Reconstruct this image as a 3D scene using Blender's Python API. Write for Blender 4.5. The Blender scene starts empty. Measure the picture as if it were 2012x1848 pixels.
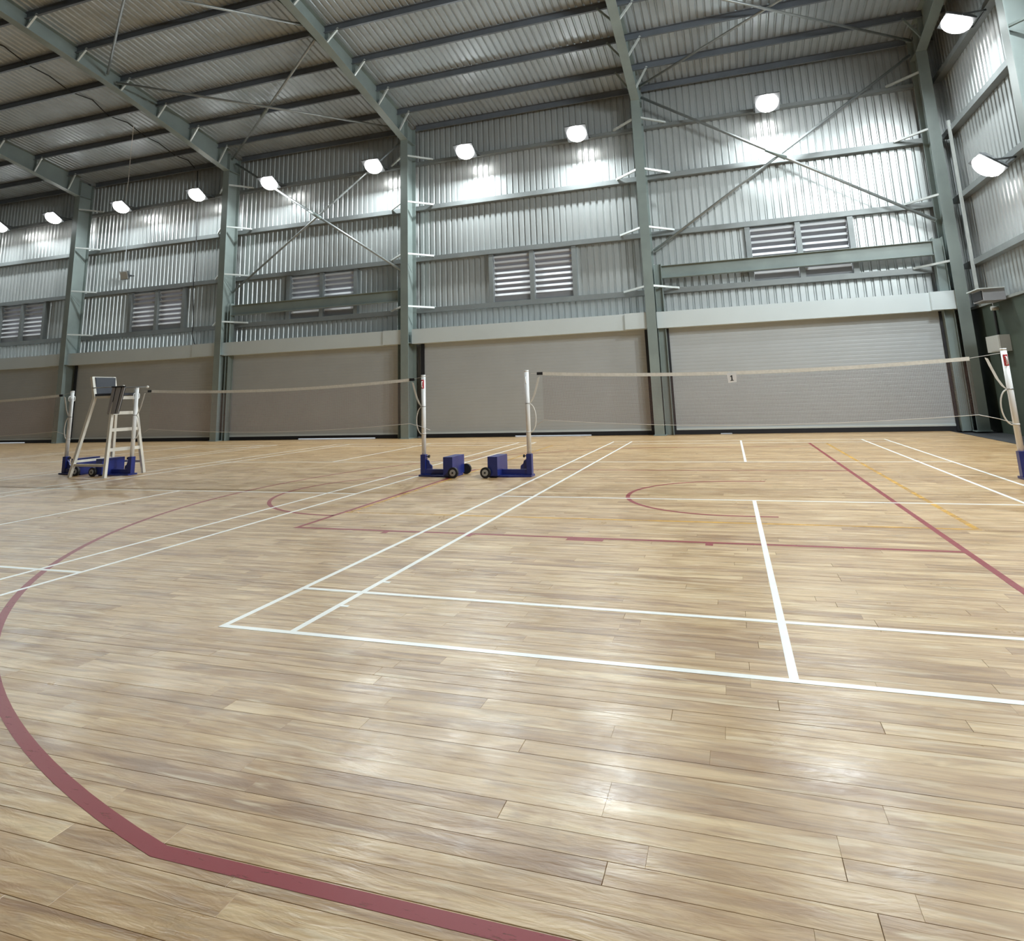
import bpy, math, random
from mathutils import Vector, Matrix, Euler

random.seed(7)
scn = bpy.context.scene
COL = scn.collection
PI = math.pi

# ------------------------------------------------------------------ camera
W_PX, H_PX = 2012.0, 1848.0
F_PX, CX, CY = 1257.39, 1003.9, 537.0
CAM_POS = Vector((2.877, -3.2235, 1.2476))
YAW, PITCH, ROLL = -0.3174, 0.1873, -0.0342
cam_data = bpy.data.cameras.new('camera')
cam = bpy.data.objects.new('camera', cam_data)
COL.objects.link(cam)
fw = Vector((math.sin(YAW) * math.cos(PITCH), math.cos(YAW) * math.cos(PITCH), math.sin(PITCH)))
rt = Vector((math.cos(YAW), -math.sin(YAW), 0.0))
up = rt.cross(fw)
r2 = math.cos(ROLL) * rt + math.sin(ROLL) * up
u2 = -math.sin(ROLL) * rt + math.cos(ROLL) * up
M = Matrix(((r2.x, u2.x, -fw.x, CAM_POS.x), (r2.y, u2.y, -fw.y, CAM_POS.y),
            (r2.z, u2.z, -fw.z, CAM_POS.z), (0, 0, 0, 1)))
cam.matrix_world = M
cam_data.sensor_fit = 'HORIZONTAL'
cam_data.sensor_width = 36.0
cam_data.lens = F_PX * 36.0 / W_PX
cam_data.shift_x = (W_PX / 2 - CX) / W_PX
cam_data.shift_y = (CY - H_PX / 2) / W_PX
cam_data.clip_start = 0.05
cam_data.clip_end = 300
scn.camera = cam

# ------------------------------------------------------------------ world, exposure
world = bpy.data.worlds.new('world')
scn.world = world
world.use_nodes = True
bgn = world.node_tree.nodes['Background']
bgn.inputs['Color'].default_value = (0.86, 0.92, 1.0, 1)
bgn.inputs['Strength'].default_value = 1.3
scn.view_settings.view_transform = 'Standard'
scn.view_settings.look = 'None'
scn.view_settings.gamma = 1.0
scn.view_settings.use_curve_mapping = False
scn.view_settings.exposure = 0.50
LAMP_W = 255.0            # power of one floodlight
try:
    scn.cycles.use_denoising = True
    scn.cycles.use_adaptive_sampling = True
    scn.cycles.adaptive_threshold = 0.05
    scn.cycles.max_bounces = 6
    scn.cycles.diffuse_bounces = 4
    scn.cycles.glossy_bounces = 3
    scn.cycles.transparent_max_bounces = 12
    scn.cycles.sample_clamp_indirect = 6.0
    scn.cycles.caustics_reflective = False
    scn.cycles.caustics_refractive = False
except Exception:
    pass

# ------------------------------------------------------------------ materials
MATS = {}


def principled(name, color, rough=0.5, metal=0.0, spec=0.5, noise=0.0, nscale=4.0, bump=0.0, bscale=30.0,
               stretch=(1, 1, 1), rvar=0.0):
    m = bpy.data.materials.new(name)
    m.use_nodes = True
    nt = m.node_tree
    b = nt.nodes['Principled BSDF']
    b.inputs['Base Color'].default_value = (*color, 1)
    b.inputs['Roughness'].default_value = rough
    b.inputs['Metallic'].default_value = metal
    b.inputs['Specular IOR Level'].default_value = spec
    if noise or bump or rvar:
        geo = nt.nodes.new('ShaderNodeNewGeometry')
        mp = nt.nodes.new('ShaderNodeMapping')
        mp.inputs['Scale'].default_value = stretch
        nt.links.new(geo.outputs['Position'], mp.inputs['Vector'])
    if noise or rvar:
        n = nt.nodes.new('ShaderNodeTexNoise')
        n.inputs['Scale'].default_value = nscale
        n.inputs['Detail'].default_value = 6
        nt.links.new(mp.outputs['Vector'], n.inputs['Vector'])
        if noise:
            r = nt.nodes.new('ShaderNodeMapRange')
            r.inputs['From Min'].default_value = 0.3
            r.inputs['From Max'].default_value = 0.7
            r.inputs['To Min'].default_value = 1 - noise
            r.inputs['To Max'].default_value = 1 + noise
            nt.links.new(n.outputs['Fac'], r.inputs['Value'])
            mx = nt.nodes.new('ShaderNodeVectorMath')
            mx.operation = 'SCALE'
            mx.inputs[0].default_value = color
            nt.links.new(r.outputs['Result'], mx.inputs['Scale'])
            nt.links.new(mx.outputs['Vector'], b.inputs['Base Color'])
        if rvar:
            r = nt.nodes.new('ShaderNodeMapRange')
            r.inputs['From Min'].default_value = 0.3
            r.inputs['From Max'].default_value = 0.7
            r.inputs['To Min'].default_value = rough - rvar
            r.inputs['To Max'].default_value = rough + rvar
            nt.links.new(n.outputs['Fac'], r.inputs['Value'])
            nt.links.new(r.outputs['Result'], b.inputs['Roughness'])
    if bump:
        n2 = nt.nodes.new('ShaderNodeTexNoise')
        n2.inputs['Scale'].default_value = bscale
        nt.links.new(mp.outputs['Vector'], n2.inputs['Vector'])
        bp = nt.nodes.new('ShaderNodeBump')
        bp.inputs['Strength'].default_value = bump
        bp.inputs['Distance'].default_value = 0.01
        nt.links.new(n2.outputs['Fac'], bp.inputs['Height'])
        nt.links.new(bp.outputs['Normal'], b.inputs['Normal'])
    MATS[name] = m
    return m


principled('steel_green', (0.255, 0.305, 0.295), 0.42, noise=0.10, nscale=1.6)
principled('steel_galv', (0.36, 0.39, 0.41), 0.40, metal=0.35, noise=0.10, nscale=3)
principled('purlin_grey', (0.17, 0.19, 0.22), 0.45, metal=0.2, noise=0.10, nscale=2)
principled('girt_grey', (0.25, 0.27, 0.272), 0.42, metal=0.3, noise=0.08, nscale=3)
principled('bracket_white', (0.66, 0.70, 0.69), 0.35, metal=0.25)
principled('sheet_zinc', (0.60, 0.63, 0.63), 0.34, metal=0.6, noise=0.05, nscale=2.2, stretch=(3, 3, 0.6))
principled('roof_zinc', (0.52, 0.57, 0.61), 0.36, metal=0.45, noise=0.08, nscale=1.5)
principled('shutter_paint', (0.455, 0.48, 0.50), 0.40, noise=0.03, nscale=1.2)
principled('housing_paint', (0.65, 0.72, 0.745), 0.38, noise=0.03, nscale=1.0)
principled('louver_lip_lit', (0.78, 0.80, 0.83), 0.35)  # lightened: the light caught by the lips is put into the colour
principled('louver_blade_shaded', (0.36, 0.36, 0.38), 0.35, metal=0.3, noise=0.05, nscale=5)  # darkened: the shade between the blades is put into the colour
principled('black_rubber', (0.012, 0.012, 0.016), 0.6)
principled('black_gap', (0.01, 0.01, 0.01), 0.8)
principled('green_wall', (0.045, 0.062, 0.045), 0.6, noise=0.12, nscale=1.4)
principled('wall_cap', (0.24, 0.26, 0.25), 0.6)
principled('dark_floor', (0.035, 0.037, 0.04), 0.7, noise=0.2, nscale=5)
principled('concrete_out', (0.55, 0.55, 0.53), 0.8, noise=0.1)
principled('paint_white', (0.86, 0.86, 0.82), 0.30, noise=0.03, nscale=8)
principled('pole_white', (0.88, 0.89, 0.90), 0.28)
principled('chair_white', (0.80, 0.77, 0.70), 0.40)
principled('blue_paint', (0.020, 0.032, 0.19), 0.30, noise=0.08, nscale=12)
principled('vinyl_dark', (0.030, 0.034, 0.048), 0.42)
principled('board_grey', (0.33, 0.315, 0.32), 0.5)
principled('hub_grey', (0.42, 0.43, 0.44), 0.35, metal=0.4)
principled('tape_white', (0.86, 0.85, 0.81), 0.6, noise=0.08, nscale=30)
principled('strap_white', (0.76, 0.74, 0.70), 0.6)
principled('net_brown', (0.20, 0.12, 0.11), 0.8)
principled('cord_white', (0.70, 0.68, 0.66), 0.6)
principled('sticker_red', (0.60, 0.045, 0.06), 0.4)
principled('paper_white', (0.82, 0.82, 0.84), 0.6)
principled('ink_black', (0.02, 0.02, 0.025), 0.5)
principled('box_grey', (0.48, 0.48, 0.45), 0.45)
principled('speaker_grey', (0.36, 0.37, 0.40), 0.45)
principled('lamp_body', (0.16, 0.17, 0.18), 0.4, metal=0.5)
principled('lamp_glass_off', (0.62, 0.64, 0.64), 0.25)
principled('cable_black', (0.012, 0.012, 0.014), 0.5)
principled('galv_tube', (0.36, 0.385, 0.39), 0.38, metal=0.5, noise=0.08, nscale=8)

m = bpy.data.materials.new('lamp_glass_lit')
m.use_nodes = True
nt = m.node_tree
nt.nodes.clear()
o_ = nt.nodes.new('ShaderNodeOutputMaterial')
e_ = nt.nodes.new('ShaderNodeEmission')
e_.inputs['Color'].default_value = (1.0, 0.98, 0.95, 1)
e_.inputs['Strength'].default_value = 15.0
nt.links.new(e_.outputs[0], o_.inputs[0])
m.cycles.emission_sampling = 'NONE'
MATS['lamp_glass_lit'] = m


def N(nt, t, **kw):
    n = nt.nodes.new(t)
    for k, v in kw.items():
        setattr(n, k, v)
    return n


def wood_material(name):
    m = bpy.data.materials.new(name)
    m.use_nodes = True
    nt = m.node_tree
    L = nt.links.new
    b = nt.nodes['Principled BSDF']
    geo = N(nt, 'ShaderNodeNewGeometry')
    oi = N(nt, 'ShaderNodeObjectInfo')
    add = N(nt, 'ShaderNodeMath', operation='ADD')
    L(geo.outputs['Random Per Island'], add.inputs[0])
    L(oi.outputs['Random'], add.inputs[1])
    fr = N(nt, 'ShaderNodeMath', operation='FRACT')
    L(add.outputs[0], fr.inputs[0])
    mul = N(nt, 'ShaderNodeMath', operation='MULTIPLY')
    L(fr.outputs[0], mul.inputs[0])
    mul.inputs[1].default_value = 173.0
    comb = N(nt, 'ShaderNodeCombineXYZ')
    L(mul.outputs[0], comb.inputs['X'])
    L(mul.outputs[0], comb.inputs['Z'])
    av = N(nt, 'ShaderNodeVectorMath', operation='ADD')
    L(geo.outputs['Position'], av.inputs[0])
    L(comb.outputs[0], av.inputs[1])

    def noise(sx, sy, scale, detail=4, rough=0.55, dist=0.0, src=av):
        mp = N(nt, 'ShaderNodeMapping')
        mp.inputs['Scale'].default_value = (sx, sy, 1.0)
        L(src.outputs[0], mp.inputs['Vector'])
        n = N(nt, 'ShaderNodeTexNoise')
        n.inputs['Scale'].default_value = scale
        n.inputs['Detail'].default_value = detail
        n.inputs['Roughness'].default_value = rough
        n.inputs['Distortion'].default_value = dist
        L(mp.outputs[0], n.inputs['Vector'])
        return n.outputs['Fac']

    def rng(src, a, b_, c, d_):
        r = N(nt, 'ShaderNodeMapRange')
        r.inputs['From Min'].default_value = a
        r.inputs['From Max'].default_value = b_
        r.inputs['To Min'].default_value = c
        r.inputs['To Max'].default_value = d_
        L(src, r.inputs['Value'])
        return r.outputs['Result']

    def mixc(fac, a, colb, mode='MIX'):
        mx = N(nt, 'ShaderNodeMix', data_type='RGBA', blend_type=mode)
        L(fac, mx.inputs[0])
        L(a, mx.inputs[6])
        mx.inputs[7].default_value = (*colb, 1)
        return mx.outputs[2]
    # grain position inside the plank: random plank tone + long wavy figure
    g = noise(0.8, 9.0, 1.5, 5, 0.55, 1.3)
    tone = N(nt, 'ShaderNodeMath', operation='MULTIPLY_ADD')
    L(fr.outputs[0], tone.inputs[0])
    tone.inputs[1].default_value = 0.44
    L(rng(g, 0.32, 0.68, 0.62, -0.08), tone.inputs[2])
    cr = N(nt, 'ShaderNodeValToRGB')
    els = cr.color_ramp.elements
    els[0].position = 0.05
    els[0].color = (0.235, 0.13, 0.055, 1)
    els[1].position = 0.95
    els[1].color = (0.61, 0.465, 0.27, 1)
    for pos, c in ((0.28, (0.35, 0.222, 0.107, 1)), (0.50, (0.435, 0.293, 0.15, 1)), (0.72, (0.505, 0.358, 0.195, 1))):
        e = els.new(pos)
        e.color = c
    L(tone.outputs[0], cr.inputs['Fac'])
    c1 = mixc(rng(noise(1.6, 7.0, 1.7, 4, 0.6, 0.8), 0.52, 0.70, 0.0, 0.80), cr.outputs['Color'], (0.29, 0.16, 0.065))
    c2 = mixc(rng(noise(1.5, 5.0, 2.3, 4, 0.6, 0.6), 0.55, 0.76, 0.0, 0.50), c1, (0.25, 0.195, 0.145))
    c3 = mixc(rng(noise(1.1, 10.0, 2.0, 3, 0.5, 1.0), 0.57, 0.70, 0.0, 0.65), c2, (0.62, 0.52, 0.36))
    fine = rng(noise(5.0, 110.0, 1.0, 3, 0.6), 0.3, 0.7, 0.90, 1.08)
    sc = N(nt, 'ShaderNodeVectorMath', operation='SCALE')
    L(c3, sc.inputs[0])
    L(fine, sc.inputs['Scale'])
    wb = N(nt, 'ShaderNodeVectorMath', operation='MULTIPLY')
    wb.inputs[1].default_value = (1.02, 0.965, 0.90)
    L(sc.outputs['Vector'], wb.inputs[0])
    L(wb.outputs['Vector'], b.inputs['Base Color'])
    # worn lacquer: patchy gloss, slight unevenness
    L(rng(noise(1, 1, 2.6, 6, 0.65, 0.0, geo), 0.3, 0.7, 0.26, 0.46), b.inputs['Roughness'])
    b.inputs['Specular IOR Level'].default_value = 0.62
    bp = N(nt, 'ShaderNodeBump')
    bp.inputs['Strength'].default_value = 0.42
    bp.inputs['Distance'].default_value = 0.006
    L(noise(2.0, 10.0, 2.2, 4, 0.6, 0.5), bp.inputs['Height'])
    L(bp.outputs['Normal'], b.inputs['Normal'])
    MATS[name] = m


wood_material('wood')


def worn_paint(name, color, lo, hi, scale=22.0, rough=0.38):
    m = bpy.data.materials.new(name)
    m.use_nodes = True
    nt = m.node_tree
    L = nt.links.new
    b = nt.nodes['Principled BSDF']
    b.inputs['Base Color'].default_value = (*color, 1)
    b.inputs['Roughness'].default_value = rough
    b.inputs['Specular IOR Level'].default_value = 0.3
    out = nt.nodes['Material Output']
    tr = N(nt, 'ShaderNodeBsdfTransparent')
    mx = N(nt, 'ShaderNodeMixShader')
    geo = N(nt, 'ShaderNodeNewGeometry')
    mp = N(nt, 'ShaderNodeMapping')
    mp.inputs['Scale'].default_value = (0.35, 1.6, 1.0)
    L(geo.outputs['Position'], mp.inputs['Vector'])
    n = N(nt, 'ShaderNodeTexNoise')
    n.inputs['Scale'].default_value = scale
    n.inputs['Detail'].default_value = 7
    n.inputs['Roughness'].default_value = 0.7
    L(mp.outputs[0], n.inputs['Vector'])
    r = N(nt, 'ShaderNodeMapRange')
    r.inputs['From Min'].default_value = lo
    r.inputs['From Max'].default_value = hi
    L(n.outputs['Fac'], r.inputs['Value'])
    L(r.outputs['Result'], mx.inputs[0])
    L(tr.outputs[0], mx.inputs[1])
    L(b.outputs[0], mx.inputs[2])
    L(mx.outputs[0], out.inputs['Surface'])
    MATS[name] = m


worn_paint('paint_red', (0.235, 0.022, 0.028), 0.27, 0.42, 26, 0.40)
worn_paint('paint_yellow', (0.66, 0.36, 0.05), 0.34, 0.60, 7)

# ------------------------------------------------------------------ helpers


class MB:
    def __init__(self):
        self.v = []
        self.f = []

    def add(self, vs, fs):
        o = len(self.v)
        self.v += [tuple(v) for v in vs]
        self.f += [tuple(i + o for i in f) for f in fs]
        return self

    def box(self, x0, x1, y0, y1, z0, z1):
        vs = [(x, y, z) for z in (z0, z1) for y in (y0, y1) for x in (x0, x1)]
        return self.add(vs, [(0, 2, 3, 1), (4, 5, 7, 6), (0, 1, 5, 4), (2, 6, 7, 3), (0, 4, 6, 2), (1, 3, 7, 5)])

    def bar(self, p, q, w, h, upv=(0, 0, 1)):
        p = Vector(p)
        q = Vector(q)
        d = (q - p).normalized()
        u = Vector(upv)
        s = d.cross(u)
        if s.length < 1e-4:
            s = d.cross(Vector((0, 1, 0)))
        s.normalize()
        u = s.cross(d)
        vs = []
        for c in (p, q):
            for a, b_ in ((-1, -1), (1, -1), (1, 1), (-1, 1)):
                vs.append(c + s * (a * w / 2) + u * (b_ * h / 2))
        return self.add(vs, [(3, 2, 1, 0), (4, 5, 6, 7), (0, 1, 5, 4), (1, 2, 6, 5), (2, 3, 7, 6), (3, 0, 4, 7)])

    def tube(self, p, q, r, n=10, r1=None, caps=True):
        p = Vector(p)
        q = Vector(q)
        d = (q - p).normalized()
        s = d.orthogonal().normalized()
        t = d.cross(s)
        r1 = r if r1 is None else r1
        vs = []
        for c, rr in ((p, r), (q, r1)):
            for i in range(n):
                a = 2 * PI * i / n
                vs.append(c + s * (rr * math.cos(a)) + t * (rr * math.sin(a)))
        fs = [(i, (i + 1) % n, n + (i + 1) % n, n + i) for i in range(n)]
        if caps:
            fs += [tuple(range(n - 1, -1, -1)), tuple(range(n, 2 * n))]
        return self.add(vs, fs)

    def path(self, pts, r, n=6):
        pts = [Vector(a) for a in pts]
        vs = []
        ref = None
        for i, c in enumerate(pts):
            a = pts[max(0, i - 1)]
            b_ = pts[min(len(pts) - 1, i + 1)]
            d = (b_ - a).normalized()
            if ref is None:
                ref = d.orthogonal().normalized()
            s = (ref - d * ref.dot(d)).normalized()
            ref = s
            t = d.cross(s)
            for k in range(n):
                an = 2 * PI * k / n
                vs.append(c + s * (r * math.cos(an)) + t * (r * math.sin(an)))
        fs = []
        for i in range(len(pts) - 1):
            for k in range(n):
                fs.append((i * n + k, i * n + (k + 1) % n, (i + 1) * n + (k + 1) % n, (i + 1) * n + k))
        fs += [tuple(range(n - 1, -1, -1)), tuple(range((len(pts) - 1) * n, len(pts) * n))]
        return self.add(vs, fs)

    def ribbon(self, pts, wdir, w, t, tdir):
        """flat strap along pts, width w along wdir, thickness t along tdir"""
        wd = Vector(wdir).normalized() * (w / 2)
        td = Vector(tdir).normalized() * (t / 2)
        vs = []
        for c in pts:
            c = Vector(c)
            vs += [c - wd - td, c + wd - td, c + wd + td, c - wd + td]
        fs = []
        n = len(pts)
        for i in range(n - 1):
            for k in range(4):
                fs.append((i * 4 + k, i * 4 + (k + 1) % 4, (i + 1) * 4 + (k + 1) % 4, (i + 1) * 4 + k))
        fs += [(3, 2, 1, 0), tuple((n - 1) * 4 + k for k in range(4))]
        return self.add(vs, fs)

    def prism(self, poly, axis, a0, a1):
        """poly: 2D points; axis 'x' -> (y,z), 'y' -> (x,z), 'z' -> (x,y)"""
        n = len(poly)
        vs = []
        for a in (a0, a1):
            for (p, q) in poly:
                vs.append({'x': (a, p, q), 'y': (p, a, q), 'z': (p, q, a)}[axis])
        fs = [(i, (i + 1) % n, n + (i + 1) % n, n + i) for i in range(n)]
        fs += [tuple(range(n - 1, -1, -1)), tuple(range(n, 2 * n))]
        return self.add(vs, fs)

    def mesh(self, name, mat, smooth=False, origin=(0, 0, 0)):
        me = bpy.data.meshes.new(name)
        ox, oy, oz = origin
        me.from_pydata([(x - ox, y - oy, z - oz) for x, y, z in self.v], [], self.f)
        me.materials.append(MATS[mat])
        import bmesh
        bm = bmesh.new()
        bm.from_mesh(me)
        bmesh.ops.recalc_face_normals(bm, faces=bm.faces)
        bm.to_mesh(me)
        bm.free()
        if smooth:
            for p in me.polygons:
                p.use_smooth = len(p.vertices) == 4
        me.update()
        return me

    def build(self, name, mat, parent=None, smooth=False):
        """vertices are in world space (or in the space of a thing built at the origin)"""
        o = Vector((0, 0, 0))
        q = parent
        while q is not None:
            o = o + q.location
            q = q.parent
        ob = bpy.data.objects.new(name, self.mesh(name, mat, smooth, o))
        COL.objects.link(ob)
        ob.parent = parent
        return ob


def tag(o, label=None, cat=None, group=None, kind=None):
    if label:
        o['label'] = label
    if cat:
        o['category'] = cat
    if group:
        o['group'] = group
    if kind:
        o['kind'] = kind
    return o


def empty(name, loc, label=None, cat=None, group=None, kind=None):
    o = bpy.data.objects.new(name, None)
    o.empty_display_size = 0.2
    COL.objects.link(o)
    o.location = loc
    return tag(o, label, cat, group, kind)


def link_copy(me, name, parent, loc=(0, 0, 0)):
    o = bpy.data.objects.new(name, me)
    COL.objects.link(o)
    o.parent = parent
    o.location = loc
    return o


def copy_tree(o, parent=None):
    c = o.copy()
    COL.objects.link(c)
    c.parent = parent
    for ch in list(o.children):
        copy_tree(ch, c)
    return c


# ------------------------------------------------------------------ building dimensions
COLX = [-29.56, -22.0, -14.39, -6.90, 0.955, 8.58]     # column centre lines
YF, YR = 15.30, 15.90                                   # column front / rear
YS = 16.10                                              # sheeting plane
XR = 9.10                                               # right wall sheeting plane
XL = -30.2
YB = -16.1                                              # wall behind the camera
XFLOOR = 7.97
GIRTS = [4.10, 5.85, 7.64, 9.26]
PURLIN_Y = [15.92, 14.80, 13.42, 12.02, 10.62, 9.16, 7.70, 6.25, 4.80, 3.35, 1.90, 0.45]
SLOPE = 0.155


def zp(y):                     # underside of purlins
    return 10.70 + SLOPE * (14.80 - abs(y))


def zroof(y):
    return zp(y) + 0.14


# ------------------------------------------------------------------ floor
floor = MB().box(XL, XFLOOR, YB, YS - 0.15, -0.12, -0.021).build('floor', 'dark_floor')
tag(floor, 'pale hardwood plank sports floor with painted court lines', 'floor', kind='structure')
PW = 0.09
LENS = [0.65, 0.95, 1.3, 1.7, 2.1]
planks = []
y = -5.04
row = 0
while y < 15.66:
    x = XL + random.uniform(0, 0.9)
    x0 = XL
    gap = random.choice([0.0002, 0.0003, 0.0006, 0.0009, 0.0013])
    while x0 < XFLOOR - 0.02:
        ln = random.choice(LENS)
        x1 = min(x0 + ln, XFLOOR)
        planks.append((x0, x1, y, y + PW, gap, ln if x1 - x0 > ln - 1e-6 else None))
        x0 = x1
    y += PW
    row += 1
Minv = M.inverted()


def project(p):
    c = Minv @ Vector(p)
    if c.z > -0.05:
        return None
    return (CX + F_PX * c.x / -c.z, CY - F_PX * c.y / -c.z, -c.z)


cand = []
for i, (x0, x1, y0, y1, g, ln) in enumerate(planks):
    if y1 > 1.6 or ln is None:
        continue
    vis = False
    for k in range(5):
        xx = x0 + (x1 - x0) * k / 4
        q = project((xx, y1, 0))
        if q and -5 < q[0] < W_PX + 5 and -5 < q[1] < H_PX + 5:
            vis = True
    if vis:
        c = project(((x0 + x1) / 2, y1, 0))
        if c:
            cand.append((c[2], i))
cand.sort()
single = set(i for _, i in cand[:300])
plank_cache = {}


def plank_mb(x0, x1, y0, y1, g):
    # top lies at z=0; a tiny chamfer round the top edge
    e = 0.0004 if g < 0.0005 else 0.0008
    gx = min(g, 0.0006)
    vs = [(x0 + gx, y0 + g, -0.02), (x1 - gx, y0 + g, -0.02), (x1 - gx, y1 - g, -0.02), (x0 + gx, y1 - g, -0.02),
          (x0 + gx, y0 + g, -e), (x1 - gx, y0 + g, -e), (x1 - gx, y1 - g, -e), (x0 + gx, y1 - g, -e),
          (x0 + gx + e, y0 + g + e, 0), (x1 - gx - e, y0 + g + e, 0), (x1 - gx - e, y1 - g - e, 0), (x0 + gx + e, y1 - g - e, 0)]
    fs = [(8, 9, 10, 11)]
    for a, b_ in ((0, 4), (4, 8)):
        for k in range(4):
            fs.append((a + k, a + (k + 1) % 4, b_ + (k + 1) % 4, b_ + k))
    return vs, fs


rest = MB()
for i, (x0, x1, y0, y1, g, ln) in enumerate(planks):
    if i in single:
        key = (ln, g)
        if key not in plank_cache:
            mb = MB()
            mb.add(*plank_mb(0, ln, 0, PW, g))
            plank_cache[key] = mb.mesh('plank', 'wood')
        link_copy(plank_cache[key], 'plank', floor, (x0, y0, 0))
    elif y1 < 3.0:
        rest.add(*plank_mb(x0, x1, y0, y1, g))
    else:
        g2 = 0.0002
        rest.add([(x0 + g2, y0 + g2, 0), (x1 - g2, y0 + g2, 0), (x1 - g2, y1 - g2, 0), (x0 + g2, y1 - g2, 0)], [(0, 1, 2, 3)])
me = bpy.data.meshes.new('plank_field')
me.from_pydata(rest.v, [], rest.f)
me.materials.append(MATS['wood'])
pf = bpy.data.objects.new('plank_field', me)
COL.objects.link(pf)
pf.parent = floor
pf['kind'] = 'stuff'
b_ = MB().box(XL, XFLOOR, YB, -5.04, -0.02, 0.0).build('plank_base', 'wood', floor)
# dark strip between the boards and the right wall
MB().box(XFLOOR, XR + 0.2, YB, YS, -0.12, -0.03).build('edge_channel', 'dark_floor', floor)
MB().box(XFLOOR, XFLOOR + 0.02, YB, YS - 0.2, -0.03, 0.004).build('edge_strip', 'black_rubber', floor)
out = MB().box(XL - 6, XR + 6, YS - 0.16, YS + 25, -0.14, -0.004).build('ground_outside', 'concrete_out')
tag(out, 'bright concrete yard glimpsed under the roller shutters', 'yard', kind='structure')

ZL = 0.0010


def strip(name, x0, x1, y0, y1, mat, z=ZL, label=None):
    o = MB().box(x0, x1, y0, y1, -0.001, z).build(name, mat, floor)
    if label:
        o['label'] = label
    return o


def arc_strip(name, cx, cy, r, a0, a1, w, mat, z=ZL, n=72, label=None, tails=None):
    pts = [(cx + r * math.cos(a0 + (a1 - a0) * i / n), cy + r * math.sin(a0 + (a1 - a0) * i / n)) for i in range(n + 1)]
    nor = [(math.cos(a0 + (a1 - a0) * i / n), math.sin(a0 + (a1 - a0) * i / n)) for i in range(n + 1)]
    if tails:
        pts = [tails[0]] + pts + [tails[1]]
        nor = [nor[0]] + nor + [nor[-1]]
    vs, fs = [], []
    for (px, py), (nx, ny) in zip(pts, nor):
        vs += [(px - nx * w / 2, py - ny * w / 2, z), (px + nx * w / 2, py + ny * w / 2, z)]
    for i in range(len(pts) - 1):
        fs.append((2 * i, 2 * i + 1, 2 * i + 3, 2 * i + 2))
    o = MB().add(vs, fs).build(name, mat, floor)
    if label:
        o['label'] = label
    return o


LW = 0.04


def badminton(xl):
    xr = xl + 6.1
    al = 0.48
    mid = (xl + xr) / 2
    for x in (xl, xl + al - LW / 2 + 0.0, xr - al - LW / 2, xr - LW):
        strip('court_line', x, x + LW, 0, 13.4, 'paint_white')
    for y_ in (0.0, 0.74, 4.70, 8.66, 12.62, 13.36):
        strip('court_line', xl, xr, y_, y_ + LW, 'paint_white', ZL + 0.0003)
    strip('court_line', mid - LW / 2, mid + LW / 2, 0, 4.72, 'paint_white', ZL + 0.0006)
    strip('court_line', mid - LW / 2, mid + LW / 2, 8.68, 13.4, 'paint_white', ZL + 0.0006)


badminton(-0.02)
badminton(-8.13)
badminton(-16.25)
# small setting-out ticks on the near side line
strip('court_tick', 0.47, 0.53, 0.47, 0.50, 'paint_white', ZL + 0.0004)
strip('court_tick', 0.47, 0.53, 0.99, 1.02, 'paint_white', ZL + 0.0004)
# red basketball markings
RW = 0.05
RZ = 0.0007
strip('court_line', 4.40, 4.45, -2.5, 12.5, 'paint_red', RZ, 'red basketball baseline')
strip('court_line', -1.43, 4.40, 2.55, 2.60, 'paint_red', RZ, 'red lane line of the basketball key')
strip('court_line', -1.43, 4.40, 7.46, 7.50, 'paint_red', RZ)
strip('court_line', -1.43, -1.38, 2.60, 7.46, 'paint_red', RZ, 'red free throw line')
for xa, xb in ((2.58, 2.64), (1.42, 1.74), (0.47, 0.53), (-0.39, -0.33)):
    strip('lane_mark', xa, xb, 2.47, 2.55, 'paint_red', RZ)
BX, BY = 2.845, 5.02
arc_strip('free_throw_arc', -1.405, BY, 1.80, PI / 2, 3 * PI / 2, RW, 'paint_red', RZ)
arc_strip('no_charge_arc', BX, BY, 1.25, PI / 2, 3 * PI / 2, RW, 'paint_red', RZ,
          tails=((BX + 0.375, BY + 1.25), (BX + 0.375, BY - 1.25)))
a_ = math.asin(6.58 / 6.78)
arc_strip('three_point_line', BX, BY, 6.78, PI - a_, PI + a_, RW, 'paint_red', RZ, n=110,
          label='long red three-point arc sweeping across the floor',
          tails=((4.40, BY + 6.58), (4.40, BY - 6.58)))
# yellow worn volleyball markings
strip('court_line', -1.40, 4.78, 3.40, 3.45, 'paint_yellow', 0.0005, 'worn yellow volleyball side line')
strip('court_line', 4.73, 4.78, 3.45, 12.4, 'paint_yellow', 0.0005, 'worn yellow volleyball end line')
strip('court_line', -1.36, -1.31, 3.45, 12.4, 'paint_yellow', 0.0005)

# ------------------------------------------------------------------ corrugated sheets
PITCH_R = 0.20


def sheet_mesh(nrib, z0, z1, mat, top=None):
    """sheet in local x (0..nrib*pitch), plane y=0, ribs recessed to +y, height z0..z1 (top: function of x)"""
    prof = []
    for i in range(nrib):
        b0 = i * PITCH_R
        prof += [(b0, 0.0), (b0 + 0.122, 0.0), (b0 + 0.148, 0.040), (b0 + 0.176, 0.040)]
    prof.append((nrib * PITCH_R, 0.0))
    vs, fs = [], []
    for (x_, y_) in prof:
        zt = top(x_) if top else z1
        vs += [(x_, y_, z0), (x_, y_, zt)]
    for i in range(len(prof) - 1):
        fs.append((2 * i, 2 * i + 2, 2 * i + 3, 2 * i + 1))
    me = bpy.data.meshes.new('wall_sheet')
    me.from_pydata(vs, [], fs)
    me.materials.append(MATS[mat])
    return me


SHEETS = {}


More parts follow.
